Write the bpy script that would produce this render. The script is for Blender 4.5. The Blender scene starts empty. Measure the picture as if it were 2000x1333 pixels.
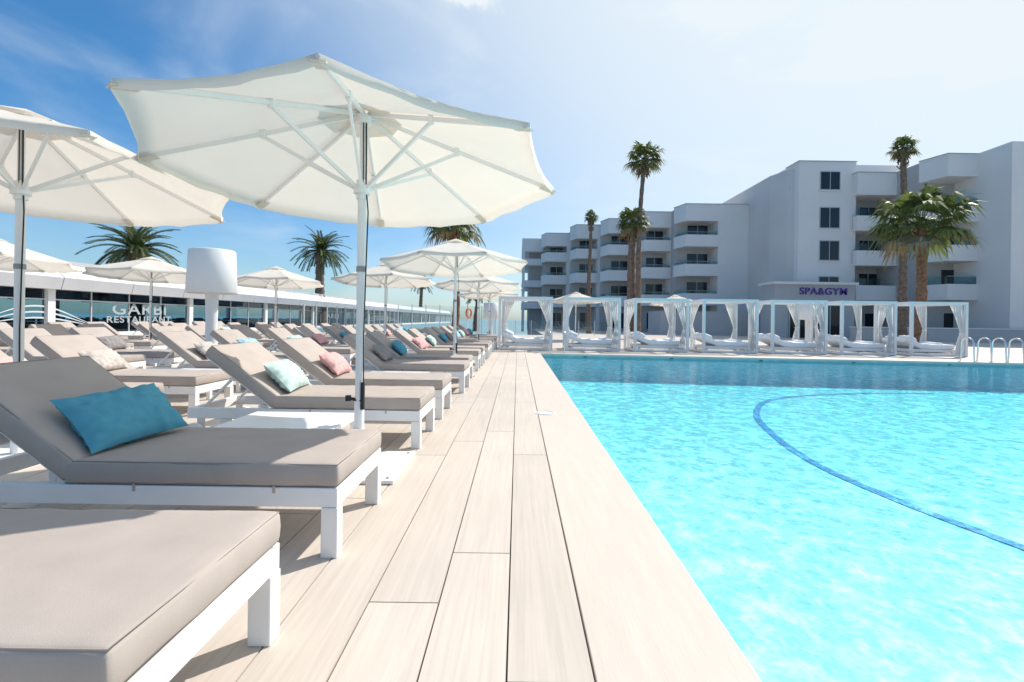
import bpy, bmesh, math, random
from mathutils import Vector, Matrix, noise
random.seed(7)
S=bpy.context.scene
S.view_settings.view_transform='Standard'; S.view_settings.look='None'; S.view_settings.exposure=0
COL=S.collection
R=math.radians
F=917.0
# ---------------------------------------------------------------- materials
def mat(name,col,rough=.6,metal=0,var=0,vscale=3,bump=0,bscale=200,spec=.5,stretch=(1,1,1),trans=0):
    m=bpy.data.materials.new(name); m.use_nodes=True; nt=m.node_tree; N=nt.nodes; L=nt.links
    p=N['Principled BSDF']; p.inputs['Base Color'].default_value=(*col,1); p.inputs['Roughness'].default_value=rough
    p.inputs['Metallic'].default_value=metal; p.inputs['Specular IOR Level'].default_value=spec
    tc=N.new('ShaderNodeTexCoord'); mp=N.new('ShaderNodeMapping'); mp.inputs['Scale'].default_value=stretch
    L.new(tc.outputs['Object'],mp.inputs['Vector'])
    if var:
        n=N.new('ShaderNodeTexNoise'); n.inputs['Scale'].default_value=vscale; n.inputs['Detail'].default_value=6
        L.new(mp.outputs[0],n.inputs['Vector'])
        r=N.new('ShaderNodeMapRange'); r.inputs['From Min'].default_value=.3; r.inputs['From Max'].default_value=.7
        r.inputs['To Min'].default_value=1-var; r.inputs['To Max'].default_value=1+var
        L.new(n.outputs['Fac'],r.inputs['Value'])
        v=N.new('ShaderNodeVectorMath'); v.operation='SCALE'; v.inputs[0].default_value=col
        L.new(r.outputs[0],v.inputs['Scale']); L.new(v.outputs[0],p.inputs['Base Color'])
    if bump:
        n2=N.new('ShaderNodeTexNoise'); n2.inputs['Scale'].default_value=bscale; n2.inputs['Detail'].default_value=3
        L.new(mp.outputs[0],n2.inputs['Vector'])
        b=N.new('ShaderNodeBump'); b.inputs['Strength'].default_value=bump; b.inputs['Distance'].default_value=.004
        L.new(n2.outputs['Fac'],b.inputs['Height']); L.new(b.outputs[0],p.inputs['Normal'])
    if trans:
        t=N.new('ShaderNodeBsdfTranslucent'); t.inputs['Color'].default_value=(*col,1)
        mx=N.new('ShaderNodeMixShader'); mx.inputs[0].default_value=trans
        L.new(p.outputs[0],mx.inputs[1]); L.new(t.outputs[0],mx.inputs[2]); L.new(mx.outputs[0],N['Material Output'].inputs['Surface'])
    return m
M={}
M['white']=mat('white_painted_aluminium',(.80,.79,.78),.4,var=.03)
M['frame']=mat('white_lacquer_frame',(.84,.83,.81),.38,var=.03,vscale=6)
M['cushion']=mat('taupe_outdoor_fabric',(.455,.39,.345),.9,var=.07,vscale=4,bump=.22,bscale=500,spec=.2)
M['piping']=mat('taupe_piping',(.33,.285,.25),.9,spec=.2)
M['canopy']=mat('cream_canvas',(.84,.785,.70),.9,var=.035,vscale=2.5,bump=.15,bscale=300,spec=.1,trans=.34)
M['sheet']=mat('white_linen',(.84,.84,.85),.9,var=.02,spec=.1)
M['curtain']=mat('white_sheer_curtain',(.82,.82,.82),.9,trans=.4,spec=.1)
M['hotel']=mat('white_render',(.84,.79,.755),.85,var=.04,vscale=.35,bump=.2,bscale=30)
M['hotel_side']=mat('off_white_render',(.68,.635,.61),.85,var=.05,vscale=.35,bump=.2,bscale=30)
M['recess']=mat('shaded_recess_render',(.50,.47,.45),.85,var=.05,vscale=.6)  # balcony shade put into the colour, darker than the outer walls
M['hotel2']=mat('grey_render',(.50,.49,.49),.85,var=.05,vscale=.4)
M['cap']=mat('parapet_capping',(.5,.49,.48),.6)
M['dglass']=mat('dark_window_glass',(.018,.022,.03),.08)
M['wframe']=mat('window_frame',(.5,.5,.5),.5)
M['metal']=mat('grey_metal_cladding',(.60,.60,.62),.45,.3,var=.05,vscale=.8)
M['steel']=mat('polished_steel',(.75,.75,.76),.15,1)
M['black']=mat('black_rope',(.02,.02,.02),.6)
M['grey']=mat('grey_plastic',(.3,.3,.3),.5)
M['trunk']=mat('palm_trunk_bark',(.2,.145,.11),.95,var=.35,vscale=6,bump=.9,bscale=20,spec=.1)
M['trunk_red']=mat('palm_trunk_bark_red',(.24,.14,.09),.95,var=.4,vscale=7,bump=.9,bscale=20,spec=.1)
M['leaf']=mat('palm_leaf',(.14,.175,.05),.5,var=.3,vscale=1.5,trans=.38)
M['leaf2']=mat('palm_leaf_dark',(.085,.11,.042),.6,var=.3,vscale=1.5,trans=.28,spec=.2)
M['dead']=mat('dead_palm_leaf',(.27,.21,.12),.9,var=.3,spec=.1)
M['sign']=mat('purple_sign_letters',(.10,.035,.30),.4)
M['decal']=mat('grey_decal',(.36,.40,.42),.6)
M['decal2']=mat('pale_decal',(.55,.60,.62),.6)
M['orange']=mat('orange_lifebuoy',(.7,.2,.1),.5)
M['dark']=mat('dark_interior',(.07,.07,.075),.8)
M['grout']=mat('dark_grout',(.10,.092,.085),.95)
M['coping']=mat('coping_stone',(.60,.525,.455),.7,var=.04,vscale=20,stretch=(1,.1,1),bump=.2,bscale=120)
M['paving']=mat('paving',(.52,.465,.41),.85,var=.06,vscale=.8)
M['shade']=mat('lamp_shade_plastic',(.85,.84,.83),.45,trans=.15)
M['tilew']=mat('overflow_tile',(.25,.42,.44),.4)
pc={'blue':(.11,.36,.46),'mint':(.50,.64,.58),'pink':(.74,.42,.40),'beige':(.52,.47,.43),'sky':(.38,.60,.68),'grey':(.30,.27,.26)}
for k,c in pc.items(): M['p_'+k]=mat('pillow_fabric_'+k,c,.9,var=.05,vscale=9,bump=.25,bscale=500,spec=.15)

def boardmat():
    m=mat('wood_look_porcelain',(.5,.43,.37),.62); nt=m.node_tree;N=nt.nodes;L=nt.links;p=N['Principled BSDF']
    at=N.new('ShaderNodeAttribute'); at.attribute_name='tone'
    tc=N.new('ShaderNodeTexCoord'); mp=N.new('ShaderNodeMapping'); mp.inputs['Scale'].default_value=(45,1.6,1)
    L.new(tc.outputs['Object'],mp.inputs['Vector'])
    cb=N.new('ShaderNodeVectorMath'); cb.operation='ADD'; L.new(mp.outputs[0],cb.inputs[0])
    sc=N.new('ShaderNodeVectorMath'); sc.operation='SCALE'; sc.inputs['Scale'].default_value=40; L.new(at.outputs['Color'],sc.inputs[0]); L.new(sc.outputs[0],cb.inputs[1])
    n=N.new('ShaderNodeTexNoise'); n.inputs['Scale'].default_value=1; n.inputs['Detail'].default_value=7; n.inputs['Distortion'].default_value=.6
    L.new(cb.outputs[0],n.inputs['Vector'])
    mp2=N.new('ShaderNodeMapRange'); mp2.inputs['From Min'].default_value=.3; mp2.inputs['From Max'].default_value=.7; mp2.inputs['To Min'].default_value=.91; mp2.inputs['To Max'].default_value=1.05
    L.new(n.outputs['Fac'],mp2.inputs['Value'])
    n3=N.new('ShaderNodeTexNoise'); n3.inputs['Scale'].default_value=1.1; n3.inputs['Detail'].default_value=5
    L.new(tc.outputs['Object'],n3.inputs['Vector'])
    mp3=N.new('ShaderNodeMapRange'); mp3.inputs['From Min'].default_value=.3; mp3.inputs['From Max'].default_value=.7; mp3.inputs['To Min'].default_value=.95; mp3.inputs['To Max'].default_value=1.04
    L.new(n3.outputs['Fac'],mp3.inputs['Value'])
    sp=N.new('ShaderNodeSeparateColor'); L.new(at.outputs['Color'],sp.inputs[0])
    tr=N.new('ShaderNodeMapRange'); tr.inputs['To Min'].default_value=.92; tr.inputs['To Max'].default_value=1.06; L.new(sp.outputs[0],tr.inputs['Value'])
    a=N.new('ShaderNodeMath'); a.operation='MULTIPLY'; L.new(mp2.outputs[0],a.inputs[0]); L.new(mp3.outputs[0],a.inputs[1])
    b=N.new('ShaderNodeMath'); b.operation='MULTIPLY'; L.new(a.outputs[0],b.inputs[0]); L.new(tr.outputs[0],b.inputs[1])
    v=N.new('ShaderNodeVectorMath'); v.operation='SCALE'; v.inputs[0].default_value=(.60,.522,.45); L.new(b.outputs[0],v.inputs['Scale'])
    L.new(v.outputs[0],p.inputs['Base Color'])
    bp=N.new('ShaderNodeBump'); bp.inputs['Strength'].default_value=.25; bp.inputs['Distance'].default_value=.003; L.new(n.outputs['Fac'],bp.inputs['Height']); L.new(bp.outputs[0],p.inputs['Normal'])
    return m
M['board']=boardmat()
def glassmat(name,tint,refl=1.0):
    m=bpy.data.materials.new(name); m.use_nodes=True; nt=m.node_tree;N=nt.nodes;L=nt.links; N.remove(N['Principled BSDF'])
    t=N.new('ShaderNodeBsdfTransparent'); t.inputs[0].default_value=(*tint,1)
    g=N.new('ShaderNodeBsdfGlossy'); g.inputs['Roughness'].default_value=.02; g.inputs[0].default_value=(.85,.94,1,1)
    f=N.new('ShaderNodeFresnel'); f.inputs[0].default_value=1.5
    mm=N.new('ShaderNodeMath'); mm.operation='MULTIPLY'; mm.inputs[1].default_value=refl; mm.use_clamp=True; L.new(f.outputs[0],mm.inputs[0])
    x=N.new('ShaderNodeMixShader'); L.new(mm.outputs[0],x.inputs[0]); L.new(t.outputs[0],x.inputs[1]); L.new(g.outputs[0],x.inputs[2])
    L.new(x.outputs[0],N['Material Output'].inputs['Surface']); return m
M['glass']=glassmat('clear_glass',(.80,.88,.88),1.3)
M['rglass']=glassmat('tinted_glass',(.62,.78,.84),1.2)
M['bglass']=glassmat('balcony_glass',(.38,.62,.64),1.2)
def poolmats():
    def mosaic(name,lo,hi):
        m=mat(name,(.7,.85,.88),.5); nt=m.node_tree;N=nt.nodes;L=nt.links;p=N['Principled BSDF']
        tc=N.new('ShaderNodeTexCoord')
        br=N.new('ShaderNodeTexVoronoi'); br.inputs['Scale'].default_value=32; br.distance='CHEBYCHEV'; br.inputs['Randomness'].default_value=.05
        L.new(tc.outputs['Object'],br.inputs['Vector'])
        bw=N.new('ShaderNodeRGBToBW'); L.new(br.outputs['Color'],bw.inputs[0])
        cr=N.new('ShaderNodeValToRGB'); cr.color_ramp.elements[0].color=(*lo,1); cr.color_ramp.elements[1].color=(*hi,1); cr.color_ramp.elements[0].position=.15; cr.color_ramp.elements[1].position=.85
        L.new(bw.outputs[0],cr.inputs[0]); L.new(cr.outputs[0],p.inputs['Base Color']); return m
    M['mosaic']=mosaic('pool_mosaic',(.44,.68,.735),(.66,.80,.83))
    M['stripe']=mosaic('blue_mosaic_stripe',(.01,.09,.42),(.12,.42,.72))
    m=bpy.data.materials.new('pool_water_surface'); m.use_nodes=True; nt=m.node_tree;N=nt.nodes;L=nt.links; N.remove(N['Principled BSDF'])
    def math_(op,a,b_=None,clamp=False):
        n=N.new('ShaderNodeMath'); n.operation=op; n.use_clamp=clamp
        for i,v in enumerate((a,b_)):
            if v is None: continue
            if isinstance(v,(int,float)): n.inputs[i].default_value=v
            else: L.new(v,n.inputs[i])
        return n.outputs[0]
    tc=N.new('ShaderNodeTexCoord')
    n=N.new('ShaderNodeTexNoise'); n.inputs['Scale'].default_value=2.8; n.inputs['Detail'].default_value=2; n.inputs['Distortion'].default_value=.9; L.new(tc.outputs['Object'],n.inputs['Vector'])
    n2=N.new('ShaderNodeTexNoise'); n2.inputs['Scale'].default_value=10; n2.inputs['Detail'].default_value=2; n2.inputs['Distortion'].default_value=.7; L.new(tc.outputs['Object'],n2.inputs['Vector'])
    ad=N.new('ShaderNodeMath'); ad.operation='MULTIPLY_ADD'; ad.inputs[1].default_value=.28; L.new(n2.outputs[0],ad.inputs[0]); L.new(n.outputs[0],ad.inputs[2])
    b=N.new('ShaderNodeBump'); b.inputs['Strength'].default_value=.7; b.inputs['Distance'].default_value=.022; L.new(ad.outputs[0],b.inputs['Height'])
    # ripple caustics painted as a bright net into the water's transparent colour
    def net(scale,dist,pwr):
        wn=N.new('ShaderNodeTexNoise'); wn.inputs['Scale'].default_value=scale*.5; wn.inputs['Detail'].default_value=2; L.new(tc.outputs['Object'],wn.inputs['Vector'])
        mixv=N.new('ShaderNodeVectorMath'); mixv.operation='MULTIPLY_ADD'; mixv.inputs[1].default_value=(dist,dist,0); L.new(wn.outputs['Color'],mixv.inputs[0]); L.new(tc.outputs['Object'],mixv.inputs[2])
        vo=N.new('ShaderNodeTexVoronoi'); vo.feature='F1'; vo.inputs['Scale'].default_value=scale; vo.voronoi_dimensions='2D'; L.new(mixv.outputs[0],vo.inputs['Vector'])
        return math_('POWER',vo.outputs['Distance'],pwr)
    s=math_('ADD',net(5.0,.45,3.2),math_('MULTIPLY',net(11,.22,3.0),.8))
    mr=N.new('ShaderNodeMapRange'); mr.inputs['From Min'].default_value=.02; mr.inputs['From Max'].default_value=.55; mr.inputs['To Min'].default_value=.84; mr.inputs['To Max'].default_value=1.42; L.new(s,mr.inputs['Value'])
    ge=N.new('ShaderNodeNewGeometry')
    dt=N.new('ShaderNodeVectorMath'); dt.operation='DOT_PRODUCT'; L.new(b.outputs[0],dt.inputs[0]); L.new(ge.outputs['Incoming'],dt.inputs[1]); c=math_('ABSOLUTE',dt.outputs['Value'])
    dg=N.new('ShaderNodeVectorMath'); dg.operation='DOT_PRODUCT'; L.new(ge.outputs['Normal'],dg.inputs[0]); L.new(ge.outputs['Incoming'],dg.inputs[1]); cg=math_('MAXIMUM',math_('ABSOLUTE',dg.outputs['Value']),.05)
    fres=math_('ADD',math_('MULTIPLY',math_('POWER',math_('SUBTRACT',1.0,c,True),5.0),.80),.02,True)
    kk=math_('MULTIPLY',math_('POWER',cg,-.62),.62)
    cc=N.new('ShaderNodeCombineColor')
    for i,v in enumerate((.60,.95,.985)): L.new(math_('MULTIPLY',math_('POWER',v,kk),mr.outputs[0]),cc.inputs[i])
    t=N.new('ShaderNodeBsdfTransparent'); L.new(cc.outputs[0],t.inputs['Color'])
    g=N.new('ShaderNodeBsdfGlossy'); g.inputs['Roughness'].default_value=.04; L.new(b.outputs[0],g.inputs['Normal'])
    x=N.new('ShaderNodeMixShader'); L.new(fres,x.inputs[0]); L.new(t.outputs[0],x.inputs[1]); L.new(g.outputs[0],x.inputs[2])
    L.new(x.outputs[0],N['Material Output'].inputs['Surface'])
    M['water']=m
    m=mat('sea_water',(.02,.13,.22),.15,bump=1,bscale=.5); M['sea']=m
poolmats()

# ---------------------------------------------------------------- mesh builder
class MB:
    def __init__(s): s.v=[];s.f=[];s.m=[];s.sm=[];s.mats=[]
    def mi(s,k):
        if k not in s.mats: s.mats.append(k)
        return s.mats.index(k)
    def add(s,vs,fs,k,smooth=False):
        o=len(s.v); s.v+= [tuple(v) for v in vs]; i=s.mi(k)
        for f in fs: s.f.append([a+o for a in f]); s.m.append(i); s.sm.append(smooth)
    def box(s,x0,x1,y0,y1,z0,z1,k,T=None):
        vs=[Vector(p) for p in [(x0,y0,z0),(x1,y0,z0),(x1,y1,z0),(x0,y1,z0),(x0,y0,z1),(x1,y0,z1),(x1,y1,z1),(x0,y1,z1)]]
        if T: vs=[T@v for v in vs]
        s.add(vs,[(0,3,2,1),(4,5,6,7),(0,1,5,4),(1,2,6,5),(2,3,7,6),(3,0,4,7)],k)
    def prism(s,poly,z0,z1,k):
        n=len(poly); vs=[(p[0],p[1],z0) for p in poly]+[(p[0],p[1],z1) for p in poly]
        s.add(vs,[tuple(range(n))[::-1],tuple(range(n,2*n))]+[(i,(i+1)%n,n+(i+1)%n,n+i) for i in range(n)],k)
    def beam(s,a,b,w,h,k):
        a=Vector(a);b=Vector(b);d=(b-a).normalized(); up=Vector((0,0,1)) if abs(d.z)<.98 else Vector((0,1,0))
        sd=d.cross(up).normalized(); u=sd.cross(d)
        vs=[p+sd*x*w/2+u*y*h/2 for p in(a,b) for x,y in((-1,-1),(1,-1),(1,1),(-1,1))]
        s.add(vs,[(0,1,2,3),(7,6,5,4),(0,4,5,1),(1,5,6,2),(2,6,7,3),(3,7,4,0)],k)
    def tube(s,pts,r,k,n=8,closed=False,cap=True):
        pts=[Vector(p) for p in pts]; rs=r if isinstance(r,(list,tuple)) else [r]*len(pts); m=len(pts); vs=[];fs=[]
        prev=None
        for i,p in enumerate(pts):
            a=pts[(i-1)%m] if (closed or i>0) else p; b=pts[(i+1)%m] if (closed or i<m-1) else p
            d=(b-a).normalized()
            if prev is None:
                up=Vector((0,0,1)) if abs(d.z)<.9 else Vector((1,0,0)); sd=d.cross(up).normalized()
            else: sd=(prev-d*prev.dot(d)).normalized()
            prev=sd; u=d.cross(sd)
            for j in range(n):
                t=2*math.pi*j/n; vs.append(p+(sd*math.cos(t)+u*math.sin(t))*rs[i])
        for i in range(m if closed else m-1):
            for j in range(n): 
                a=i*n+j;b=i*n+(j+1)%n;c=((i+1)%m)*n+(j+1)%n;d=((i+1)%m)*n+j; fs.append((a,b,c,d))
        s.add(vs,fs,k,True)
        if cap and not closed:
            s.add(vs[:n],[tuple(range(n))[::-1]],k); s.add(vs[-n:],[tuple(range(n))],k)
    def rbox(s,cx,cy,cz,lx,ly,lz,r,puff,k,T=None,seg=12):
        def coords(h):
            a=[-h,-h+r*.3,-h+r]; 
            for i in range(1,seg): a.append(-h+r+(2*h-2*r)*i/seg)
            return a+[h-r,h-r*.3,h]
        H=Vector((lx/2,ly/2,lz/2)); X=coords(H.x);Y=coords(H.y);Z=[-H.z,-H.z+r*.3,-H.z+r,0,H.z-r,H.z-r*.3,H.z] if H.z>r*1.05 else [-H.z,-H.z*.5,0,H.z*.5,H.z]
        idx={};vs=[];fs=[]
        def V(p):
            key=(round(p[0],5),round(p[1],5),round(p[2],5))
            if key in idx:return idx[key]
            q=Vector(p); u,v,w=q.x/H.x,q.y/H.y,q.z/H.z
            rr=min(r,H.z)
            inn=Vector([max(-(H[i]-rr),min(H[i]-rr,q[i])) for i in range(3)]); d=q-inn
            if d.length>0: q=inn+d.normalized()*min(rr,max(abs(d.x),abs(d.y),abs(d.z)))
            q.z+=w*puff*(1-u**4)*(1-v**4)
            q.y+= v*puff*.5*(1-w*w)*abs(v)**6; q.x+=u*puff*.5*(1-w*w)*abs(u)**6
            nn=noise.noise(Vector((p[0]*4+cx*3,p[1]*4,p[2])))+.7*noise.noise(Vector((p[0]*9+cx*3,p[1]*9,p[2]*3)))
            q.z+=w*puff*.5*nn
            q.y+=v*puff*.45*nn*(abs(v)**8)
            q+=Vector((cx,cy,cz)); 
            if T:q=T@q
            vs.append(q); idx[key]=len(vs)-1; return idx[key]
        def face(A,B,fn,flip):
            for i in range(len(A)-1):
                for j in range(len(B)-1):
                    f=[V(fn(A[i],B[j])),V(fn(A[i+1],B[j])),V(fn(A[i+1],B[j+1])),V(fn(A[i],B[j+1]))]
                    fs.append(f[::-1] if flip else f)
        face(X,Y,lambda a,b:(a,b,H.z),False);face(X,Y,lambda a,b:(a,b,-H.z),True)
        face(X,Z,lambda a,b:(a,-H.y,b),False);face(X,Z,lambda a,b:(a,H.y,b),True)
        face(Y,Z,lambda a,b:(H.x,a,b),False);face(Y,Z,lambda a,b:(-H.x,a,b),True)
        s.add(vs,fs,k,True)
    def mesh(s,name):
        me=bpy.data.meshes.new(name); me.from_pydata(s.v,[],s.f)
        for k in s.mats: me.materials.append(M[k])
        me.polygons.foreach_set('material_index',s.m); me.polygons.foreach_set('use_smooth',s.sm); me.update()
        return me
    def obj(s,name,parent=None,loc=(0,0,0),rot=(0,0,0),bevel=0):
        o=bpy.data.objects.new(name,s.mesh(name)); COL.objects.link(o); o.location=loc;o.rotation_euler=rot
        if parent:o.parent=parent
        if bevel:
            b=o.modifiers.new('bevel','BEVEL'); b.width=bevel;b.segments=2;b.limit_method='ANGLE';b.angle_limit=R(50)
        return o
def inst(me,name,loc,rot=(0,0,0),scale=(1,1,1)):
    o=bpy.data.objects.new(name,me); COL.objects.link(o);o.location=loc;o.rotation_euler=rot;o.scale=scale; return o
def empty(name):
    o=bpy.data.objects.new(name,None); COL.objects.link(o); return o
def PX(px,D): return (px-1011)/F*D
def ZP(px,py,D): return 1.12+((625+.014*(px-1011))-py)/F*D

# ---------------------------------------------------------------- ground / deck / pool
XE=.767
pool=[(XE,-6),(27,-6),(27,13.35),(XE,15.8)]
g=MB()
def q(x0,x1,y0,y1,z,k): g.add([(x0,y0,z),(x1,y0,z),(x1,y1,z),(x0,y1,z)],[(0,1,2,3)],k)
q(-45,XE-.52,-15,16.6,-.03,'paving'); q(XE-.52,27,-15,-6.5,-.03,'paving'); q(27.5,110,-15,16.6,-.03,'paving'); q(-45,110,16.6,36,-.03,'paving')
q(2,110,36,95,-.03,'paving'); q(-45,-20,36,170,-.03,'paving')
g.add([(2,36,-.03),(2,36,-3),(2,95,-3),(2,95,-.03)],[(0,1,2,3)],'paving')
g.add([(2,36,-.03),(2,36,-3),(-20,36,-3),(-20,36,-.03)],[(0,1,2,3)],'paving')
g.obj('ground')
s=MB(); s.add([(-6000,-3000,-2.2),(6000,-3000,-2.2),(6000,9000,-2.2),(-6000,9000,-2.2)],[(0,1,2,3)],'sea'); s.obj('sea')
deck=empty('pool_deck')
b=MB(); tone=[]
W=.276; gap=.0065; BL=2.45
def boards(x0,x1,y0,y1,zt=0):
    i=int(math.floor((x0-.243)/W)); x=.243+i*W
    while x+W<=x1+1e-4:
        off={-1:.1,-2:.9,-3:.5,-4:.05}.get(i,random.uniform(0,BL))
        y=-6-BL+off
        while y<y1:
            a=max(y,y0);c=min(y+BL,y1)
            if c-a>.05:
                b.box(x+gap/2,x+W-gap/2,a+gap/2,c-gap/2,zt-.028,zt,'board')
                t=(random.random(),random.random(),random.random())
                tone.extend([t]*8)
            y+=BL
        x+=W;i+=1
boards(-14,.243,-1.5,16.6)
boards(-14,32,16.6,27)
me=b.mesh('deck_boards')
ca=me.color_attributes.new('tone','FLOAT_COLOR','POINT')
ca.data.foreach_set('color',[c for t in tone for c in (*t,1)])
o=bpy.data.objects.new('deck_boards',me);COL.objects.link(o);o.parent=deck
gr=MB(); gr.add([(-14,-2,-.012),(.2428,-2,-.012),(.2428,27,-.012),(-14,27,-.012)],[(0,1,2,3)],'grout'); gr.add([(.2428,16.6,-.012),(32,16.6,-.012),(32,27,-.012),(.2428,27,-.012)],[(0,1,2,3)],'grout'); gr.obj('deck_grout',deck)
cp=MB()
cp.box(.247,XE,-6.5,15.2,-.06,0,'coping')
cp.prism([(.247,15.203),(XE,15.203),(XE,15.8),(3.2,15.573),(3.2,16.597),(.247,16.597)],-.06,0,'coping')
sl=(13.35-15.8)/(27-XE)
x=3.203
while x<26.5:
    x2=x+1.5; cp.prism([(x,15.8+sl*(x-XE)),(x2,15.8+sl*(x2-XE)),(x2,16.597),(x,16.597)],-.06,0,'coping'); x=x2+.003
cp.box(27,27.5,-6.5,16.597,-.06,0,'coping'); cp.box(XE+.002,26.998,-6.5,-6,-.06,0,'coping')
cp.obj('pool_coping',deck,bevel=.004)
pl=empty('swimming_pool')
sh=MB(); zf=-.85
sh.add([(p[0],p[1],zf) for p in pool],[(0,1,2,3)],'mosaic')
for i in range(4):
    a=pool[i];c=pool[(i+1)%4]
    sh.add([(*a,zf),(*c,zf),(*c,-.17),(*a,-.17)],[(0,1,2,3)],'mosaic')
    sh.add([(*a,-.17),(*c,-.17),(*c,-.055),(*a,-.055)],[(0,1,2,3)],'tilew')
for i in range(9):
    x=2.2+i*2.8; y=15.8+sl*(x-XE)-.006; sh.box(x,x+.35,y-.004,y+.004,-.095,-.07,'dark')
sh.obj('pool_shell',pl)
cps=[(5.3,2.4),(4.75,3.4),(4.5,4.25),(4.27,5.3),(4.2,6.6),(4.5,8.2),(5.2,10.2),(6.6,12.1),(9.0,13.2),(12.5,13.6),(16,13.6)]
def cr(P,n=8):
    out=[]
    for i in range(1,len(P)-2):
        p0,p1,p2,p3=[Vector(P[j]) for j in(i-1,i,i+1,i+2)]
        for t in range(n):
            t/=n; out.append(.5*((2*p1)+(p2-p0)*t+(2*p0-5*p1+4*p2-p3)*t*t+(3*p1-p0-3*p2+p3)*t**3))
    return out
P=cr(cps); st=MB(); vs=[];fs=[]
for i,p in enumerate(P):
    d=(P[min(i+1,len(P)-1)]-P[max(i-1,0)]).normalized(); nn=Vector((-d.y,d.x))*.065
    vs+=[(p.x+nn.x,p.y+nn.y,zf+.008),(p.x-nn.x,p.y-nn.y,zf+.008)]
    if i: fs.append((2*i-2,2*i-1,2*i+1,2*i))
st.add(vs,fs,'stripe'); st.obj('pool_floor_stripe',pl)
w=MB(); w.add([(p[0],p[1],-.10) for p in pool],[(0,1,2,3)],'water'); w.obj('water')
k=MB(); k.tube([(.33,5.65,-.01),(.33,5.65,.004)],.12,'white',32); k.tube([(.33+.1*math.cos(t*.2),5.65+.1*math.sin(t*.2),.005) for t in range(31)],.003,'grey',6); k.obj('skimmer_lid')

# ---------------------------------------------------------------- sun lounger
def lounger_mesh():
    m=MB()
    for y0 in(0,.66):
        m.box(-2.0,0,y0,y0+.04,.235,.325,'frame')
    m.box(-.04,.0,.04,.66,.235,.323,'frame'); m.box(-2.0,-1.96,.04,.66,.235,.323,'frame'); m.box(-1.31,-1.27,.04,.66,.25,.32,'frame')
    for x in [-.2-.155*i for i in range(7)]: m.box(x,x+.07,.04,.66,.295,.318,'frame')
    for y0 in(-.003,.633):
        m.box(-.075,.003,y0,y0+.07,0,.234,'frame'); m.box(-1.72,-1.65,y0,y0+.07,.0,.234,'frame')
    a=R(37); ca,sa=math.cos(a),math.sin(a)
    T=Matrix.Translation((-1.28,0,.325))@Matrix.Rotation(a,4,'Y')
    for y0 in(.02,.64): m.box(-.72,0,y0,y0+.04,-.005,.035,'frame',T)
    m.box(-.72,-.68,.06,.64,-.004,.034,'frame',T)
    for i in range(4): m.box(-.15-.14*i,-.09-.14*i,.06,.64,.0,.03,'frame',T)
    for y0 in(.08,.62): m.beam((-1.28-.45*ca,y0,.32+.45*sa),(-1.95,y0,.27),.03,.02,'frame')
    for y0 in(-.045,.705):
        m.tube([(-1.93,y0,.1),(-1.93,y0+.04,.1)],.10,'frame',24); m.tube([(-1.93,y0-.004,.1),(-1.93,y0+.044,.1)],.03,'grey',12)
    m.beam((-1.93,-.03,.1),(-1.93,.73,.1),.03,.03,'frame'); m.box(-1.95,-1.9,.05,.09,.1,.24,'frame'); m.box(-1.95,-1.9,.61,.65,.1,.24,'frame')
    base=m.obj('tmp',bevel=.005); dg=bpy.context.evaluated_depsgraph_get(); me=bpy.data.meshes.new_from_object(base.evaluated_get(dg)); 
    bpy.data.objects.remove(base)
    c=MB(); c.v=[tuple(v.co) for v in me.vertices]; c.f=[list(p.vertices) for p in me.polygons]; c.m=[p.material_index for p in me.polygons]; c.sm=[False]*len(c.f); c.mats=list(m.mats)
    c.rbox(-.635,.35,.383,1.27,.70,.105,.016,.009,'cushion',seg=22)
    T2=Matrix.Translation((-1.275,0,.335))@Matrix.Rotation(a,4,'Y')
    c.rbox(-.37,.35,.055,.74,.70,.105,.016,.009,'cushion',T2,seg=16)
    for z in(.335,.431):
        c.tube([(-.004,.006,z),(-.004,.694,z),(-1.266,.694,z),(-1.266,.006,z)],.0035,'piping',6,True)
    for z in(.007,.103):
        c.tube([T2@Vector(p) for p in[(-.005,.006,z),(-.005,.694,z),(-.736,.694,z),(-.736,.006,z)]],.0035,'piping',6,True)
    for x in(-.3,-.95): c.box(x,x+.012,-.004,.0,.30,.335,'cushion')
    return c.mesh('sun_lounger')
LM=lounger_mesh()
def pillow_mesh(k,seed):
    m=MB();n=30;vs=[];fs=[]
    for side in(1,-1):
        o=len(vs)
        for i in range(n+1):
            for j in range(n+1):
                u=-1+2*i/n;v=-1+2*j/n
                th=.08*((1-u**2)**.5)*((1-v**2)**.5)
                x=.16*u*(1-.08*(1-v*v)*u*u); y=.26*v*(1-.07*(1-u*u)*v*v)
                wv=.018*noise.noise(Vector((u*2.5+seed,v*4,side)))+.012*noise.noise(Vector((u*6,v*9+seed,side)))
                r_=max(abs(u),abs(v)); fold=.008*math.sin(18*math.atan2(v,u)+seed)*r_**3
                vs.append((x,y,side*(th+(wv+fold)*min(1,th/.03))))
        for i in range(n):
            for j in range(n):
                a=o+i*(n+1)+j; f=(a,a+n+1,a+n+2,a+1); fs.append(f if side>0 else f[::-1])
    m.add(vs,fs,k,True); return m.mesh('throw_pillow')
PM={k:pillow_mesh('p_'+k,i*3.1) for i,k in enumerate(pc)}
rows=[-.84,-3.6,-6.4,-9.2,-12.0]
seq0=['beige','blue','mint','pink','grey','blue','pink','mint','blue','grey','sky','mint','pink','blue','mint','pink']
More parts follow.
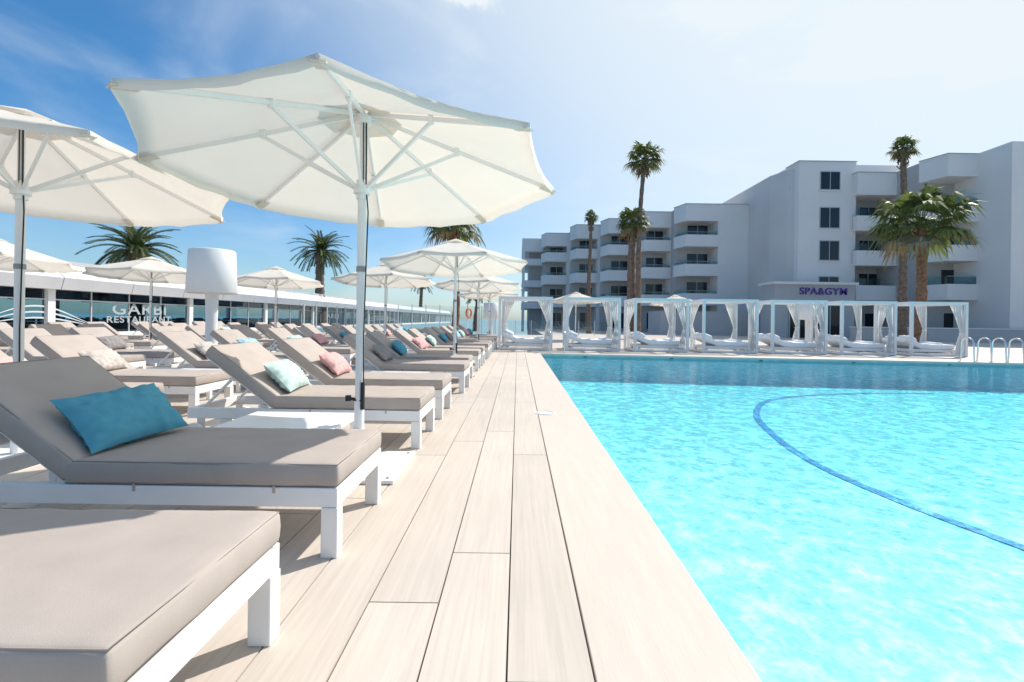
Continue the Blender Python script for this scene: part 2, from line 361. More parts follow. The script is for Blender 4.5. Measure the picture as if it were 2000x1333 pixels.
for ri,x0 in enumerate(rows):
    for kk in range(8):
        for h,dd in enumerate((.98,2.18)):
            D=dd+3.05*kk+(0 if ri<2 else .15*ri)
            if ri==0 and kk==0 and h==0: D=.955
            px=1011+F*(x0+.1)/max(D+.35,.1)
            if px<-120: continue
            if D>22: continue
            jx=random.uniform(-.04,.04) if not(ri==0 and kk<2) else 0
            inst(LM,'sun_lounger',(x0+jx,D,0),(0,0,random.uniform(-.02,.02) if kk>1 else 0))
            idx=kk*2+h
            if ri==0: c=seq0[idx%16]
            elif ri==1: c=['sky','mint','pink','beige','beige','sky','mint','pink','blue','mint','grey','pink','sky','blue','mint','pink'][(idx+0)%16]
            else: c=random.choice(list(pc))
            if ri==0 and idx==0: continue
            if ri>1 and random.random()<.35: continue
            a=R(46)
            inst(PM[c],'throw_pillow',(x0+jx-1.31+(.03 if idx==1 and ri==0 else 0),D+.33+random.uniform(-.03,.03),.58),(random.uniform(-.06,.06),a,random.uniform(-.15,.15) if idx!=1 else -.12),(1.08,1.08,1) if (ri==0 and idx<3) else (1,1,1))
def table_mesh():
    m=MB(); m.box(-.85,0,0,.72,.30,.335,'frame')
    for x in(-.84,-.06):
        for y in(.01,.66): m.box(x,x+.05,y,y+.05,0,.298,'frame')
    m.box(-.79,-.06,.012,.04,.25,.298,'frame'); m.box(-.79,-.06,.68,.708,.25,.298,'frame')
    return m.mesh('side_table')
TM=table_mesh()
for ri,x0 in enumerate(rows[:4]):
    for kk in range(6):
        D=3.15+3.05*kk; px=1011+F*(x0-1)/D
        if px>-100: 
            o=inst(TM,'side_table',(x0-.46,D,0)); mo=o.modifiers.new('bevel','BEVEL'); mo.width=.004; mo.segments=2

# ---------------------------------------------------------------- parasols
def umbrella_mesh():
    m=MB(); RR=1.48; zr=2.20; za=2.68; ph=R(11)
    tilt=Matrix.Translation((0,0,2.1))@Matrix.Rotation(R(3.0),4,Vector((-1,0,0)))@Matrix.Translation((0,0,-2.1))
    def P(r,t): return Vector((RR*r*math.cos(t),RR*r*math.sin(t),za+(zr-za)*r))
    nr=12;ns=10
    for s_ in range(8):
        t0=ph+s_*math.pi/4; vs=[];fs=[]
        for i in range(nr+1):
            r=.02+.98*i/nr
            A=P(r,t0);B=P(r,t0+math.pi/4)
            for j in range(ns+1):
                f=j/ns; p=A.lerp(B,f); k_=4*f*(1-f)
                p.z-= .032*k_*r*(1-.3*r)
                p.x*=1-.028*k_*r*r; p.y*=1-.028*k_*r*r
                p.z+=k_*.018*noise.noise(Vector((p.x*3,p.y*3,s_*3)))+k_*.010*noise.noise(Vector((p.x*9,p.y*9,s_)))
                vs.append(tilt@p)
        for i in range(nr):
            for j in range(ns):
                a=i*(ns+1)+j; fs.append((a,a+1,a+ns+2,a+ns+1))
        o=len(vs)
        for j in range(ns+1):
            q_=Vector(vs[nr*(ns+1)+j]); vs.append(q_+Vector((-.006*math.cos(t0),-.006*math.sin(t0),-.05-.006*math.sin(j*1.7+s_))))
        for j in range(ns): fs.append((nr*(ns+1)+j,nr*(ns+1)+j+1,o+j+1,o+j))
        m.add(vs,fs,'canopy',True)
        a=tilt@(P(.03,t0)+Vector((0,0,-.03)));e=tilt@(P(.995,t0)+Vector((0,0,-.022)))
        m.beam(a,e,.018,.028,'frame')
        d=tilt@P(.92,t0); m.beam(d+Vector((0,0,-.040)),tilt@(P(1.003,t0)+Vector((0,0,-.036))),.07,.008,'canopy')
        mid=tilt@(P(.47,t0)+Vector((0,0,-.045))); hub=Vector((.05*math.cos(t0),.05*math.sin(t0),2.08))
        m.beam(hub,mid,.016,.026,'frame'); m.beam(mid+Vector((0,0,-.015)),mid+Vector((0,0,.045)),.035,.03,'frame')
    vs=[tilt@(P(0,0)+Vector((0,0,.045)))]+[tilt@(P(.2,ph+i*math.pi/4)+Vector((0,0,.03))) for i in range(8)]
    m.add(vs,[(0,i+1,(i+1)%8+1) for i in range(8)],'canopy')
    m.tube([(0,0,.03),(0,0,2.0)],.031,'frame',20); m.tube([(0,0,1.98),(0,0,2.63)],.023,'frame',16)
    m.tube([(0,0,2.0),(0,0,2.14)],.042,'frame',16); m.tube([(0,0,2.56),(0,0,2.62)],.06,'frame',16)
    m.tube([(0,0,2.04),(0,0,2.10)],.062,'frame',16)
    m.tube([(0,0,1.46),(0,0,1.50)],.036,'grey',16); m.tube([(0,0,.25),(0,0,.5)],.036,'frame',16)
    m.tube([(.03,-.02,2.60),(.034,-.022,2.3),(.034,-.022,2.08)],.006,'black',6)
    m.tube([(.012,-.03,2.58),(.018,-.034,2.12)],.004,'black',6)
    m.tube([(.04,-.02,2.03),(.055,-.03,1.9),(.045,-.03,1.5),(.035,-.03,1.0),(.038,-.03,.62)],.005,'black',6)
    m.tube([(-.08,-.01,.52),(.03,-.02,.50)],.012,'black',8); m.tube([(-.08,-.01,.50),(-.08,-.01,.54)],.022,'black',8)
    m.box(.02,.045,-.04,-.015,.44,.64,'black')
    m.box(-.35,.35,-.35,.35,.004,.028,'frame'); m.tube([(0,0,.02),(0,0,.3)],.04,'frame',16)
    for x in(-.3,.3):
        for y in(-.3,.3): m.tube([(x,y,.028),(x,y,.034)],.012,'grey',8)
    return m.mesh('parasol')
UM=umbrella_mesh()
for (x,y,rz) in [(-1.185,3.5,0),(-3.9,3.66,.03),(-1.26,9.35,.3),(-1.3,15.2,.1),(-1.3,21.3,.1),(-3.85,13.6,.2),(-7.75,15.0,.5),(-10.1,12.9,.2),(-10.9,9.6,0),
                 (3.2,26,0),(9.2,27.5,.2)]:
    inst(UM,'parasol',(x,y,0),(0,0,rz))

# ---------------------------------------------------------------- floor lamps
def lamp_mesh():
    m=MB(); n=40
    def rev(pr,k):
        vs=[];fs=[]
        for r,z in pr:
            for j in range(n): t=2*math.pi*j/n; vs.append((r*math.cos(t),r*math.sin(t),z))
        for i in range(len(pr)-1):
            for j in range(n): fs.append((i*n+j,i*n+(j+1)%n,(i+1)*n+(j+1)%n,(i+1)*n+j))
        m.add(vs,fs,k,True)
    rev([(0,1.66),(.40,1.66),(.405,1.60),(.425,1.62),(.39,2.41),(.37,2.43),(0,2.43)],'shade')
    rev([(0,0),(.30,0),(.30,.03),(.15,.08),(.105,.2),(.10,1.1),(.11,1.5),(.11,1.67)],'shade')
    return m.mesh('floor_lamp')
FL=lamp_mesh()
inst(FL,'floor_lamp',(PX(412,9.0),9.0,-.06)); inst(FL,'floor_lamp',(PX(1577,21),21,-.3)); inst(FL,'floor_lamp',(PX(958,26),26,-.4))

# ---------------------------------------------------------------- cabanas
def cabana_mesh(seed):
    rn=random.Random(seed)
    m=MB(); w=2.0;d=1.9;h=1.98;t=.09
    for x in(0,w-t):
        for y in(0,d-t): m.box(x,x+t,y,y+t,0,h,'white')
    for y in(0,d-t): m.box(t,w-t,y+.002,y+t-.002,h-.10,h-.002,'white'); m.box(t,w-t,y+.002,y+t-.002,.02,.10,'white')
    for x in(0,w-t): m.box(x+.002,x+t-.002,t,d-t,h-.10,h-.002,'white'); m.box(x+.002,x+t-.002,t,d-t,.02,.1,'white')
    for i in range(9): m.box(t,w-t,t+.05+i*.19,t+.13+i*.19,h-.07,h-.03,'white')
    m.box(.2,1.85,.3,1.6,.14,.24,'white')
    for x in(.22,1.75):
        for y in(.32,1.5): m.box(x,x+.08,y,y+.08,0,.14,'white')
    for y0 in(.31,.96):
        m.rbox(1.2,y0+.31,.33,1.25,.62,.17,.05,.01,'sheet',seg=5)
        T=Matrix.Translation((.62,0,.26))@Matrix.Rotation(R(24+rn.uniform(-3,3)),4,'Y')
        m.rbox(-.28,y0+.31,.08,.62,.62,.16,.05,.01,'sheet',T,seg=5)
        m.rbox(-.40,y0+.31,.20,.34,.5,.12,.055,.02,'sheet',T,seg=5)
        m.rbox(1.65-rn.uniform(0,.3),y0+.31,.44,.22,.42,.07,.03,.01,'sheet',seg=4)
    def curtain(x,y,sx):
        vs=[];fs=[];nz=18;nu=26; ft=rn.uniform(.48,.6); w1=rn.uniform(.26,.38); w2=rn.uniform(.1,.18); ph_=rn.uniform(0,6)
        for i in range(nz+1):
            f=i/nz; z=h-.11-f*(h-.2)
            if f<ft: wd=.10+w1*(1-f/ft)**1.3
            else: wd=.10+w2*((f-ft)/(1-ft))**.7
            for j in range(nu+1):
                u=j/nu; vs.append((x+sx*(wd*u+.01*math.sin(f*7+ph_)),y+.05*math.sin(u*math.pi*8.3+ph_+f)*(1-.6*math.exp(-((f-ft)/.1)**2)),z))
        for i in range(nz):
            for j in range(nu): a=i*(nu+1)+j; fs.append((a,a+1,a+nu+2,a+nu+1))
        m.add(vs,fs,'curtain',True); zt_=h-.11-ft*(h-.2)
        m.tube([(x+sx*(.055+.075*math.cos(a_)),y+.075*math.sin(a_),zt_) for a_ in [k_*.5236 for k_ in range(12)]],.012,'sheet',6,True)
    curtain(w-t,t+.02,-1);curtain(t,d-.15,1);curtain(w-t,d-.15,-1)
    return m.mesh('cabana_daybed')
CMS=[cabana_mesh(i) for i in range(4)]
for i in range(7): 
    X=-.72+2.5*i; inst(CMS[i%4],'cabana_daybed',(X,17.35-.05*i,0),(0,0,-.03+.01*(i%3-1)))

# ---------------------------------------------------------------- pool handrails
def rail(x,y,rz):
    m=MB()
    for dy in(0,.5):
        pts=[(-.45,dy,0)]+[(-.45+.02,dy,.4)]+[(-.2-.23*math.cos(t*.2618),dy,.55+.2*math.sin(t*.2618)) for t in range(1,12)]+[(.05,dy,.2),(.08,dy,-.6)]
        m.tube(pts,.021,'steel',10)
    for z in(-.2,-.45): m.beam((.08,0,z),(.08,.5,z),.06,.02,'steel')
    return m.obj('pool_ladder',None,(x,y,0),(0,0,rz))
rail(1.1,16.0,R(-95)); rail(14.3,14.75,R(-95)); rail(15.2,14.65,R(-95))
# ---------------------------------------------------------------- restaurant
rest=empty('restaurant_building')
m=MB(); XL=-22.0; zt=3.66; zb=2.24
m.prism([(XL,6),(XL,150),(XL-9,150),(XL-9,6)],zb,zb+.06,'dark')
prof=[(XL+.6,zb),(XL+.75,zb+.55),(XL+.1,zt-.22),(XL+.1,zt),(XL-9.6,zt),(XL-9.6,zb),]
y=6
while y<150:
    y2=y+3.96; vs=[(p[0],yy,p[1]) for yy in(y,y2) for p in prof]; n=len(prof)
    m.add(vs,[tuple(range(n)),tuple(range(n,2*n))[::-1]]+[(i,i+n,(i+1)%n+n,(i+1)%n) for i in range(n)],'metal'); y+=4
m.obj('roof',rest)
m=MB()
for i in range(16):
    yy=12.4+9.4*i; m.box(XL-.1,XL+.18,yy,yy+.35,-.03,zb-.002,'white'); m.box(XL-9.1,XL-8.8,yy,yy+.35,-.03,zb-.002,'white')
    for j in range(1,4): m.box(XL-.02,XL+.04,yy+j*2.35,yy+j*2.35+.06,.1,zb-.002,'metal')
    m.box(XL-8.9,XL-.1,yy+2,yy+2.3,zb-.3,zb-.002,'dark'); m.box(XL-8.9,XL-.1,yy+6.6,yy+6.9,zb-.3,zb-.002,'dark')
m.box(XL-.15,XL+.2,6,150,-.03,.16,'white')
m.box(XL-.03,XL+.05,6,150,zb-.5,zb-.44,'metal')
m.box(XL-9.2,XL-8.8,6,150,-.03,.16,'white')
m.box(XL-6,XL-5.6,60,75,0,zb-.01,'hotel'); m.box(XL-8,XL-4,90,150,0,zb-.02,'dark')
m.obj('posts_and_beams',rest)
m=MB(); m.add([(XL,6,.16),(XL,150,.16),(XL,150,zb),(XL,6,zb)],[(0,1,2,3)],'rglass'); m.add([(XL-9,6,.16),(XL-9,150,.16),(XL-9,150,zb),(XL-9,6,zb)],[(0,1,2,3)],'rglass'); m.obj('glazing',rest)
m=MB()
for i in range(40):
    yy=14+i*2.2; xx=XL-1.6-random.random()*.4
    for xo in(0,-3,-6):
        x_=xx+xo; m.box(x_-.4,x_+.4,yy-.4,yy+.4,.70,.74,'white'); m.box(x_-.04,x_+.04,yy-.04,yy+.04,0,.70,'dark')
        for sy in(-.75,.75): 
            m.box(x_-.22,x_+.22,yy+sy-.22,yy+sy+.22,.42,.46,'dark'); m.box(x_-.22,x_+.22,yy+sy+(.2 if sy>0 else -.22),yy+sy+(.22 if sy>0 else -.2),.46,.88,'dark')
            for a_ in(-.2,.18): m.box(x_+a_,x_+a_+.03,yy+sy-.2,yy+sy+.2,0,.42,'dark')
m.obj('tables_and_chairs',rest)
def text(s_,name,loc,rot,size,k,parent,sp=1.0,ext=.01,sx=1,al='CENTER'):
    c=bpy.data.curves.new(name,'FONT'); c.body=s_; c.size=size; c.extrude=ext; c.align_x=al; c.space_character=sp; c.offset=.012*size
    o=bpy.data.objects.new(name,c); COL.objects.link(o); o.location=loc;o.rotation_euler=rot; o.scale=(sx,1,1); c.materials.append(M[k]); o.parent=parent; return o
text("GARBI",'garbi_lettering',(XL+.09,27.3,1.12),(R(90),0,R(90)),.85,'decal',rest,1.1,sx=1.55)
text("RESTAURANT",'restaurant_lettering',(XL+.09,27.3,.66),(R(90),0,R(90)),.50,'decal',rest,1.1,sx=1.4)
text("GARBI",'garbi_lettering_far',(XL+.09,55,1.0),(R(90),0,R(90)),.7,'decal',rest,1.1,sx=2.4)
m=MB()
for (ya,yb,z0,amp) in [(19.5,24,.95,.5),(66,88,.8,.6)]:
    for s_ in range(3):
        vs=[];fs=[]
        for i in range(41):
            f=i/40; z=z0+amp*math.sin(f*math.pi*1.2)*(1-.28*s_)-.13*s_; th=.03*math.sin(f*math.pi)+.01
            vs+=[(XL+.07,ya+(yb-ya)*f,z-th),(XL+.07,ya+(yb-ya)*f,z+th)]
            if i: fs.append((2*i-2,2*i,2*i+1,2*i-1))
        m.add(vs,fs,'decal2')
m.obj('wave_decal',rest)

ws=empty('glass_windscreen'); m=MB();gm=MB()
for i in range(8):
    x=-8.2+i*.95; m.box(x,x+.05,32,32.05,0,2.05,'metal')
    if i<7: gm.add([(x+.05,32.02,.1),(x+.95,32.02,.1),(x+.95,32.02,2.0),(x+.05,32.02,2.0)],[(0,1,2,3)],'glass')
for i in range(14):
    y=18+i*1.1; m.box(-8.25,-8.2,y,y+.05,0,1.6,'metal'); gm.add([(-8.22,y+.05,.1),(-8.22,y+1.1,.1),(-8.22,y+1.1,1.55),(-8.22,y+.05,1.55)],[(0,1,2,3)],'glass')
m.obj('posts',ws); gm.obj('panes',ws)
m=MB(); m.tube([(.22*math.cos(t*.2618),0,.28*math.sin(t*.2618)) for t in range(24)],.06,'orange',10,True)
m.beam((0,.1,-1.7),(0,.1,.3),.06,.06,'white'); m.obj('lifebuoy',None,(PX(915,30),30,1.5),(0,0,R(50)))
m=MB(); gl=MB()
for i in range(7): 
    x=-1.4+i*1.2; m.box(x,x+.05,35.6,35.65,0,1.1,'metal'); gl.add([(x+.05,35.62,.08),(x+1.2,35.62,.08),(x+1.2,35.62,1.05),(x+.05,35.62,1.05)],[(0,1,2,3)],'glass')
bal=empty('glass_balustrade'); m.obj('posts',bal); gl.obj('panes',bal)

# ---------------------------------------------------------------- hotel
hot=empty('hotel_building'); m=MB(); gb=MB()
def win(x0,x1,y,z0,z1,div=2):
    m.box(x0,x1,y-.03,y+.02,z0,z1,'wframe')
    n=div; ww=(x1-x0-.08)/n
    for i in range(n): m.box(x0+.08+i*ww,x0+i*ww+ww,y-.045,y-.028,z0+.08,z1-.08,'dglass')
def unit(x0,xb,x1,D,top,first=2.85,nfl=4,fh=3.0,glass=False,par=1.0,depth=14):
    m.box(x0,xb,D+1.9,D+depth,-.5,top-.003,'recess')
    m.box(xb,x1,D-.02,D+depth,-.5,top,'hotel'); m.box(xb-.06,x1+.05,D-.08,D+2,top+.002,top+.07,'cap')
    m.prism([(x0+.35,D),(xb-.002,D),(xb-.002,D+1.898),(x0-.25,D+1.898)],top-1.7,top+.004,'hotel')
    m.prism([(x0+.31,D-.06),(xb-.062,D-.06),(xb-.062,D+1.898),(x0-.31,D+1.898)],top+.006,top+.068,'cap')
    for i in range(nfl):
        z=first+i*fh
        if z+1.2>top-1.5: break
        m.prism([(x0+.3,D-.16),(xb-.003,D-.16),(xb-.003,D+1.897),(x0-.30,D+1.897)],z,z+.22,'hotel')
        hh=par
        m.prism([(x0+.36,D-.1),(xb-.003,D-.1),(xb-.003,D+.05),(x0+.42,D+.05)],z+.222,z+.22+hh,'hotel')
        m.prism([(x0+.36,D-.1),(x0+.42,D+.05),(x0-.12,D+1.897),(x0-.25,D+1.897)],z+.222,z+.219+hh,'hotel')
        gh=.6 if glass else .28; gx=xb-(xb-x0)*(.35 if glass else .02)
        gb.add([(x0+.4,D,z+.22+hh),(gx,D,z+.22+hh),(gx,D,z+.22+hh+gh),(x0+.4,D,z+.22+hh+gh)],[(0,1,2,3)],'bglass')
        gb.add([(x0-.18,D+1.8,z+.22+hh),(x0+.4,D,z+.22+hh),(x0+.4,D,z+.22+hh+gh),(x0-.18,D+1.8,z+.22+hh+gh)],[(0,1,2,3)],'bglass')
        m.beam((x0+.4,D,z+.23+hh+gh),(gx,D,z+.23+hh+gh),.04,.03,'wframe')
        win(x0+(xb-x0)*.3,xb-.25,D+1.88,z+.25,z+2.6,3 if glass else 2)
        m.box(xb-.22,xb-.08,D+1.8,D+1.88,z+1.9,z+2.1,'white')
    win(x0+(xb-x0)*.35,xb-.35,D+1.88,.2,2.2,2)
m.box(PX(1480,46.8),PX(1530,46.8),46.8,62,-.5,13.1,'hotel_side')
unit(PX(1330,48),PX(1400,48),PX(1480,48),48,13.2)
unit(PX(1250,51.5),PX(1308,51.5),PX(1345,51.5),51.5,13.15)
unit(PX(1180,55),PX(1236,55),PX(1262,55),55,13.1)
unit(PX(1118,58.5),PX(1165,58.5),PX(1190,58.5),58.5,13.05)
unit(PX(1060,62),PX(1105,62),PX(1130,62),62,12.6)
x0=PX(1018,65);x1=PX(1064,65)
for z in(2.7,5.7,8.7): m.box(x0,x1,65.0,76,z,z+.9,'hotel')
m.box(x0,x1,65,76,10.6,12.4,'hotel')
for x in(x0,x1-.4): m.box(x+.01,x+.39,65.01,65.4,-.5,10.6,'hotel')
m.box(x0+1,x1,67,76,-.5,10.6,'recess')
xa=PX(1523,42);xb=PX(1556,41);xc=PX(1668,41)
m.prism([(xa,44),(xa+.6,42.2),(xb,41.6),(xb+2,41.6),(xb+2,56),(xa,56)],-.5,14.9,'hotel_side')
m.box(xb+.02,xc,41,56,-.5,15.3,'hotel'); m.box(xb-.04,xc+.05,40.93,43,15.302,15.37,'cap')
m.box(xb+1.6,xb+3.4,43.1,46,15.3,15.9,'hotel')
for (a_,c_) in [(335,372),(405,447),(470,510),(540,557)]:
    win(PX(1597,41),PX(1637,41),40.99,ZP(1617,c_,41),ZP(1617,a_,41),2)
    m.box(PX(1595,41),PX(1639,41),40.85,40.99,ZP(1617,c_,41)-.12,ZP(1617,c_,41)-.02,'hotel')
m.box(xa+1.1,xa+1.35,41.9,42.1,13.1,13.5,'dark'); m.box(xa+.7,xa+.95,42.0,42.3,13.1,13.5,'dark')
xl=PX(1668,41);xr=PX(1765,41)
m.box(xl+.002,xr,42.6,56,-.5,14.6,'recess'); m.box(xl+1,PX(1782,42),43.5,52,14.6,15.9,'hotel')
m.prism([(xl-.3,40.4),(xr-.6,40.4),(xr+.1,42.0),(xr+.1,42.598),(xl-.3,42.598)],12.3,14.2,'hotel')
m.prism([(xl-.36,40.34),(xr-.58,40.34),(xr+.16,42.0),(xr+.16,42.598),(xl-.36,42.598)],14.202,14.27,'cap')
for z in(3.2,6.2,9.2):
    m.prism([(xl-.36,40.34),(xr-.6,40.34),(xr+.16,42.0),(xr+.16,42.598),(xl-.36,42.598)],z,z+.22,'hotel')
    m.prism([(xl-.3,40.4),(xr-.6,40.4),(xr-.7,40.55),(xl-.15,40.55),(xl-.15,40.9),(xl-.3,40.9)],z+.222,z+1.3,'hotel')
    m.prism([(xr-.6,40.4),(xr+.1,42.0),(xr+.1,42.59),(xr,42.59),(xr,42.0),(xr-.7,40.55)],z+.222,z+1.3,'hotel')
    gb.add([(xl-.2,40.46,z+1.3),(xl+1.8,40.46,z+1.3),(xl+1.8,40.46,z+1.9),(xl-.2,40.46,z+1.9)],[(0,1,2,3)],'bglass')
    win(xl+1.4,xr-.3,42.58,z+.25,z+2.6,3)
win(xl+2.0,xr-.5,42.58,.3,2.2)
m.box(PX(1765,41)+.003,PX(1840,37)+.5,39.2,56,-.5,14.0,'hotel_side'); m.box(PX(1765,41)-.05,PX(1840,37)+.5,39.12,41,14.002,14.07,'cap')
unit(PX(1838,36),PX(1968,36),PX(1990,36),36,14.3,first=3.1,fh=3.0,glass=True,par=1.0,depth=20)
m.box(PX(1972,33.5),PX(1972,33.5)+14,33.5,56.1,-.5,14.35,'hotel')
m.box(PX(1560,60),PX(1700,60),57,70,-.5,14,'hotel')
m.obj('walls_and_balconies',hot); gb.obj('balcony_glass',hot)
spa=MB(); 
spa.box(PX(1512,38),PX(1668,38),38,40.2,-.5,4.3,'hotel2'); spa.box(PX(1512,38)-.2,PX(1668,38)+.2,37.8,40.25,4.3,4.5,'hotel')
spa.box(PX(1290,42),PX(1512,42),42,46,-.5,2.1,'hotel2')
spa.box(PX(1540,38),PX(1640,38),37.97,38.0,-.03,2.6,'dglass')
for i in range(6): spa.box(PX(1540,38)+i*.82,PX(1540,38)+i*.82+.07,37.93,37.968,-.03,2.6,'wframe')
spa.obj('spa_entrance_block',hot)
text("SPA&GYM",'spa_gym_lettering',(PX(1608,37.9),37.93,3.5),(R(90),0,0),.78,'sign',hot,1.08,.03,1.08)
gw=MB(); gw.box(PX(1665,33),PX(2100,33),33,33.25,-.03,.9,'hotel2'); gw.box(PX(1665,33)-.04,PX(2100,33),32.96,33.29,.902,.97,'hotel')
gw.obj('garden_wall')

# ---------------------------------------------------------------- palms
def palm(x,y,zc,Rc,tr,kind,n,seed,bark='trunk',lean=0,leaf='leaf',skirt=True,zbase=-.03):
    rnd=random.Random(seed); m=MB()
    pts=[];rs=[];N=max(10,int(zc*3))
    for i in range(N+1):
        f=i/N; pts.append((lean*f*f+.08*math.sin(f*5+seed),.06*math.sin(f*4+seed),zbase+(zc-zbase)*f)); rs.append(tr*(1.25-.45*f+ (.35*(1-f)**8))*(1+.07*(-1)**i)*(1.0+(.5 if f>.88 and kind=='date' else 0)))
    m.tube(pts,rs,bark,10)
    top=Vector(pts[-1])
    for i in range(60):
        a=rnd.uniform(0,6.28); z=-rnd.uniform(0,min(1.3,zc*.2)); r=tr*.95
        p=top+Vector((r*math.cos(a),r*math.sin(a),z)); m.beam(p,p+Vector((.12*math.cos(a),.12*math.sin(a),.16)),.07,.03,bark)
    for i in range(n):
        f=(i+rnd.random())/n; az=i*2.399+rnd.uniform(-.3,.3); el=R(82-110*f+rnd.uniform(-8,8))
        if kind=='fan':
            L=Rc*rnd.uniform(.30,.60); d=Vector((math.cos(az)*math.cos(el),math.sin(az)*math.cos(el),math.sin(el)))
            sd=Vector((-math.sin(az),math.cos(az),0)); tip=top+d*L+Vector((0,0,-.1*L)); k=leaf if f<.9 else 'dead'
            m.beam(top,tip,.035,.02,'leaf'); d2=(d+Vector((0,0,-.25))).normalized()
            nb=17; LB=Rc*rnd.uniform(.42,.56); up=sd.cross(d2)
            for j in range(nb):
                t=R(-100+200*j/(nb-1)); dd=(d2*math.cos(t)+sd*math.sin(t)+up*.18*abs(math.sin(t))).normalized()
                l=LB*(1-.25*abs(math.sin(t)))*rnd.uniform(.8,1.15); wv=dd.cross(up).normalized()*LB*.065
                a=tip; b1=tip+dd*l*.6; c=tip+dd*l+Vector((0,0,-l*rnd.uniform(.15,.6)))
                m.add([a,b1+wv,c,b1-wv],[(0,1,2,3)],k if rnd.random()>.15 else 'leaf2')
        else:
            el=R(82-100*f+rnd.uniform(-8,8))
            L=Rc*rnd.uniform(.8,1.12); p=top.copy(); e=el; seg=12
            h=Vector((math.cos(az),math.sin(az),0)); sd=Vector((-math.sin(az),math.cos(az),0)); P_=[p.copy()]
            for s_ in range(seg):
                d=h*math.cos(e)+Vector((0,0,math.sin(e))); p=p+d*L/seg; P_.append(p.copy()); e-=R(2.8+3.6*max(0,math.cos(e)))
            m.tube(P_,[.03*(1-.8*i_/seg) for i_ in range(seg+1)],leaf,4,cap=False)
            for s_ in range(4,seg*4+1):
                f2=s_/(seg*4); ii=min(int(f2*seg),seg-1); q_=P_[ii].lerp(P_[ii+1],f2*seg-ii); d=(P_[ii+1]-P_[ii]).normalized(); up=sd.cross(d)*-1
                ll=Rc*.19*math.sin(min(1,f2*1.25+.12)*math.pi*.8)**.6*rnd.uniform(.8,1.15) if f2<.98 else Rc*.1
                for sg in(1,-1):
                    dd=(sd*sg*.7+d*.75+up*.3).normalized(); c=q_+dd*ll+Vector((0,0,-.15*ll)); wv=d*.028*Rc*.5
                    m.add([q_-wv,q_+dd*ll*.5+wv*.6,c,q_+dd*ll*.5-wv*1.2],[(0,1,2,3)],leaf if rnd.random()>.2 else 'leaf')
    if skirt:
        for i in range(60):
            a=rnd.uniform(0,6.28); z0=-rnd.uniform(.05,.4)*Rc; p=top+Vector((tr*.7*math.cos(a),tr*.7*math.sin(a),z0)); r=rnd.uniform(.1,.28)*Rc
            c=p+Vector((math.cos(a)*r,math.sin(a)*r,-rnd.uniform(.3,.55)*Rc)); wv=Vector((-math.sin(a),math.cos(a),0))*.06
            m.add([p-wv,p+wv,c+wv*.5,c-wv*.7],[(0,1,2,3)],'dead')
    return m.obj('palm_tree',None,(x,y,0))
palm(PX(1243,30),30,ZP(1255,312,30),1.45,.15,'fan',34,1,lean=.4)
palm(PX(1234,30.6),30.6,ZP(1230,436,30.6),1.45,.25,'fan',36,2,lean=-.1)
palm(PX(1150,42),42,ZP(1150,424,42),.9,.16,'fan',28,3)
palm(PX(1762,30),30,ZP(1762,290,30),1.05,.2,'fan',30,4,lean=-.1)
palm(PX(1797,24),24,ZP(1808,440,24),2.75,.22,'fan',42,5,bark='trunk_red',skirt=False)
palm(PX(888,26),26,ZP(888,437,26),2.1,.17,'fan',36,6,bark='trunk_red',skirt=False)
palm(PX(265,36),36,ZP(265,492,36),3.2,.42,'date',60,7,leaf='leaf2',skirt=False)
palm(PX(625,53),53,ZP(625,494,53),3.3,.48,'date',54,8,leaf='leaf2',skirt=False)
palm(PX(822,110),110,ZP(822,555,110),3.4,.4,'date',30,9,leaf='leaf2',skirt=False)
palm(PX(930,45),45,ZP(930,575,45),1.6,.2,'date',26,10,leaf='leaf2',skirt=False)

# ---------------------------------------------------------------- light, sky
az=R(50); el=R(46)
sd=Vector((math.sin(az)*math.cos(el),math.cos(az)*math.cos(el),math.sin(el)))
L_=bpy.data.lights.new('sun','SUN'); L_.energy=5.0; L_.angle=R(.5); L_.color=(1,.96,.90)
lo=bpy.data.objects.new('sun',L_); COL.objects.link(lo); lo.rotation_euler=(-sd).to_track_quat('-Z','Y').to_euler(); lo.location=(20,30,40)
W_=bpy.data.worlds.new('World'); S.world=W_; W_.use_nodes=True; nt=W_.node_tree;N=nt.nodes;L=nt.links
bg=N['Background']; bg.inputs[1].default_value=.15
sk=N.new('ShaderNodeTexSky'); sk.sky_type='NISHITA'; sk.sun_disc=False; sk.sun_elevation=el; sk.sun_rotation=az; sk.dust_density=1.0; sk.air_density=1.0; sk.ozone_density=2.0
tc=N.new('ShaderNodeTexCoord')
sx=N.new('ShaderNodeSeparateXYZ'); L.new(tc.outputs['Generated'],sx.inputs[0])
tz=N.new('ShaderNodeMapRange'); tz.interpolation_type='SMOOTHSTEP'; tz.inputs['From Min'].default_value=.0; tz.inputs['From Max'].default_value=.42; L.new(sx.outputs['Z'],tz.inputs['Value'])
tint=N.new('ShaderNodeMix'); tint.data_type='RGBA'; tint.inputs[6].default_value=(.72,.92,1.06,1); tint.inputs[7].default_value=(.36,.80,1.06,1); L.new(tz.outputs[0],tint.inputs[0])
mul=N.new('ShaderNodeVectorMath'); mul.operation='MULTIPLY'; L.new(sk.outputs[0],mul.inputs[0]); L.new(tint.outputs[2],mul.inputs[1])
dt=N.new('ShaderNodeVectorMath'); dt.operation='DOT_PRODUCT'; dt.inputs[1].default_value=sd; L.new(tc.outputs['Generated'],dt.inputs[0])
mr=N.new('ShaderNodeMapRange'); mr.interpolation_type='SMOOTHSTEP'; mr.inputs['From Min'].default_value=.27; mr.inputs['From Max'].default_value=.97; mr.inputs['To Min'].default_value=0; mr.inputs['To Max'].default_value=.95; L.new(dt.outputs['Value'],mr.inputs['Value'])
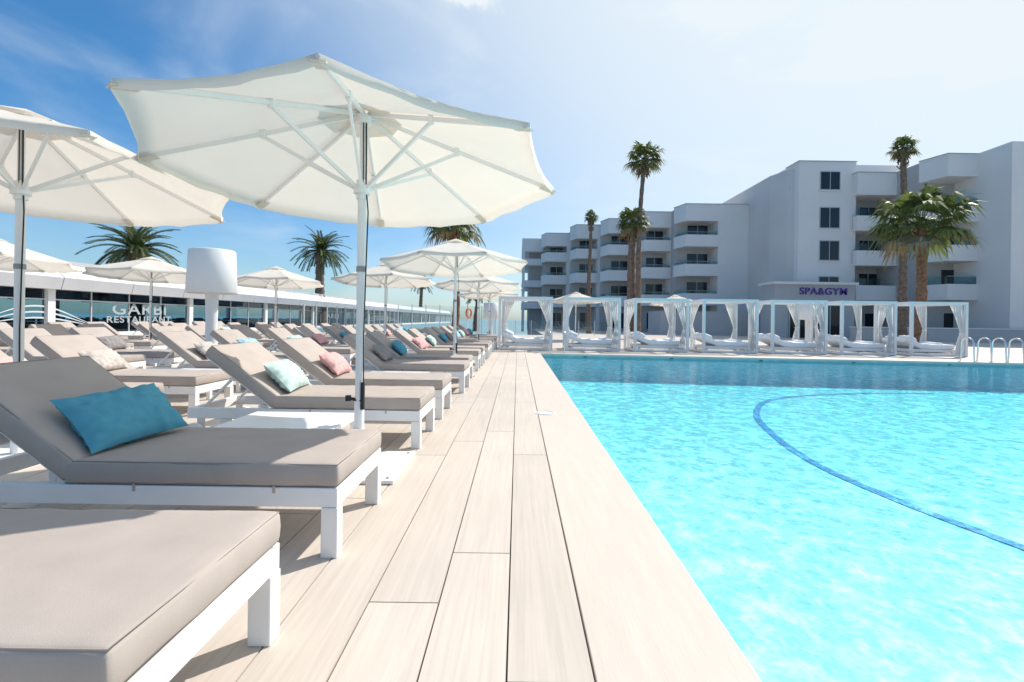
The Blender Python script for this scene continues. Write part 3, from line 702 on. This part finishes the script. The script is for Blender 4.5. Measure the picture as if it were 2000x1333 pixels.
mp=N.new('ShaderNodeMapping'); mp.inputs['Scale'].default_value=(1,1.0,3.2); mp.inputs['Rotation'].default_value=(.3,.35,.2); L.new(tc.outputs['Generated'],mp.inputs['Vector'])
nz=N.new('ShaderNodeTexNoise'); nz.inputs['Scale'].default_value=2.2; nz.inputs['Detail'].default_value=9; nz.inputs['Distortion'].default_value=.6; L.new(mp.outputs[0],nz.inputs['Vector'])
m2=N.new('ShaderNodeMapRange'); m2.interpolation_type='SMOOTHSTEP'; m2.inputs['From Min'].default_value=.46; m2.inputs['From Max'].default_value=.78; m2.inputs['To Max'].default_value=.42; L.new(nz.outputs[0],m2.inputs['Value'])
cd=Vector((-.11,1,.715)).normalized()
d3=N.new('ShaderNodeVectorMath'); d3.operation='DISTANCE'; d3.inputs[1].default_value=cd; L.new(tc.outputs['Generated'],d3.inputs[0])
n4=N.new('ShaderNodeTexNoise'); n4.inputs['Scale'].default_value=20; n4.inputs['Detail'].default_value=8; L.new(tc.outputs['Generated'],n4.inputs['Vector'])
s4=N.new('ShaderNodeMath'); s4.operation='MULTIPLY_ADD'; s4.inputs[1].default_value=-.13; L.new(n4.outputs[0],s4.inputs[0]); L.new(d3.outputs['Value'],s4.inputs[2])
m4=N.new('ShaderNodeMapRange'); m4.interpolation_type='SMOOTHSTEP'; m4.inputs['From Min'].default_value=-.06; m4.inputs['From Max'].default_value=-.005; m4.inputs['To Min'].default_value=.6; m4.inputs['To Max'].default_value=0; L.new(s4.outputs[0],m4.inputs['Value'])
ad=N.new('ShaderNodeMath'); ad.operation='ADD'; ad.use_clamp=True; L.new(mr.outputs[0],ad.inputs[0]); L.new(m2.outputs[0],ad.inputs[1])
ad2=N.new('ShaderNodeMath'); ad2.operation='ADD'; ad2.use_clamp=True; L.new(ad.outputs[0],ad2.inputs[0]); L.new(m4.outputs[0],ad2.inputs[1])
mx=N.new('ShaderNodeMix'); mx.data_type='RGBA'; L.new(ad2.outputs[0],mx.inputs[0]); L.new(mul.outputs[0],mx.inputs[6]); mx.inputs[7].default_value=(5.6,6.15,6.5,1)
L.new(mx.outputs[2],bg.inputs[0])
# ---------------------------------------------------------------- camera
cam=bpy.data.cameras.new('camera'); co=bpy.data.objects.new('camera',cam); COL.objects.link(co)
co.location=(-.014,0,1.12); co.rotation_euler=(Matrix.Rotation(R(90),4,'X')@Matrix.Rotation(R(.8),4,'Z')).to_euler()
cam.sensor_width=36; cam.lens=F/2000*36; cam.shift_x=-.0055; cam.shift_y=-.0208; cam.clip_start=.05; cam.clip_end=20000
S.camera=co
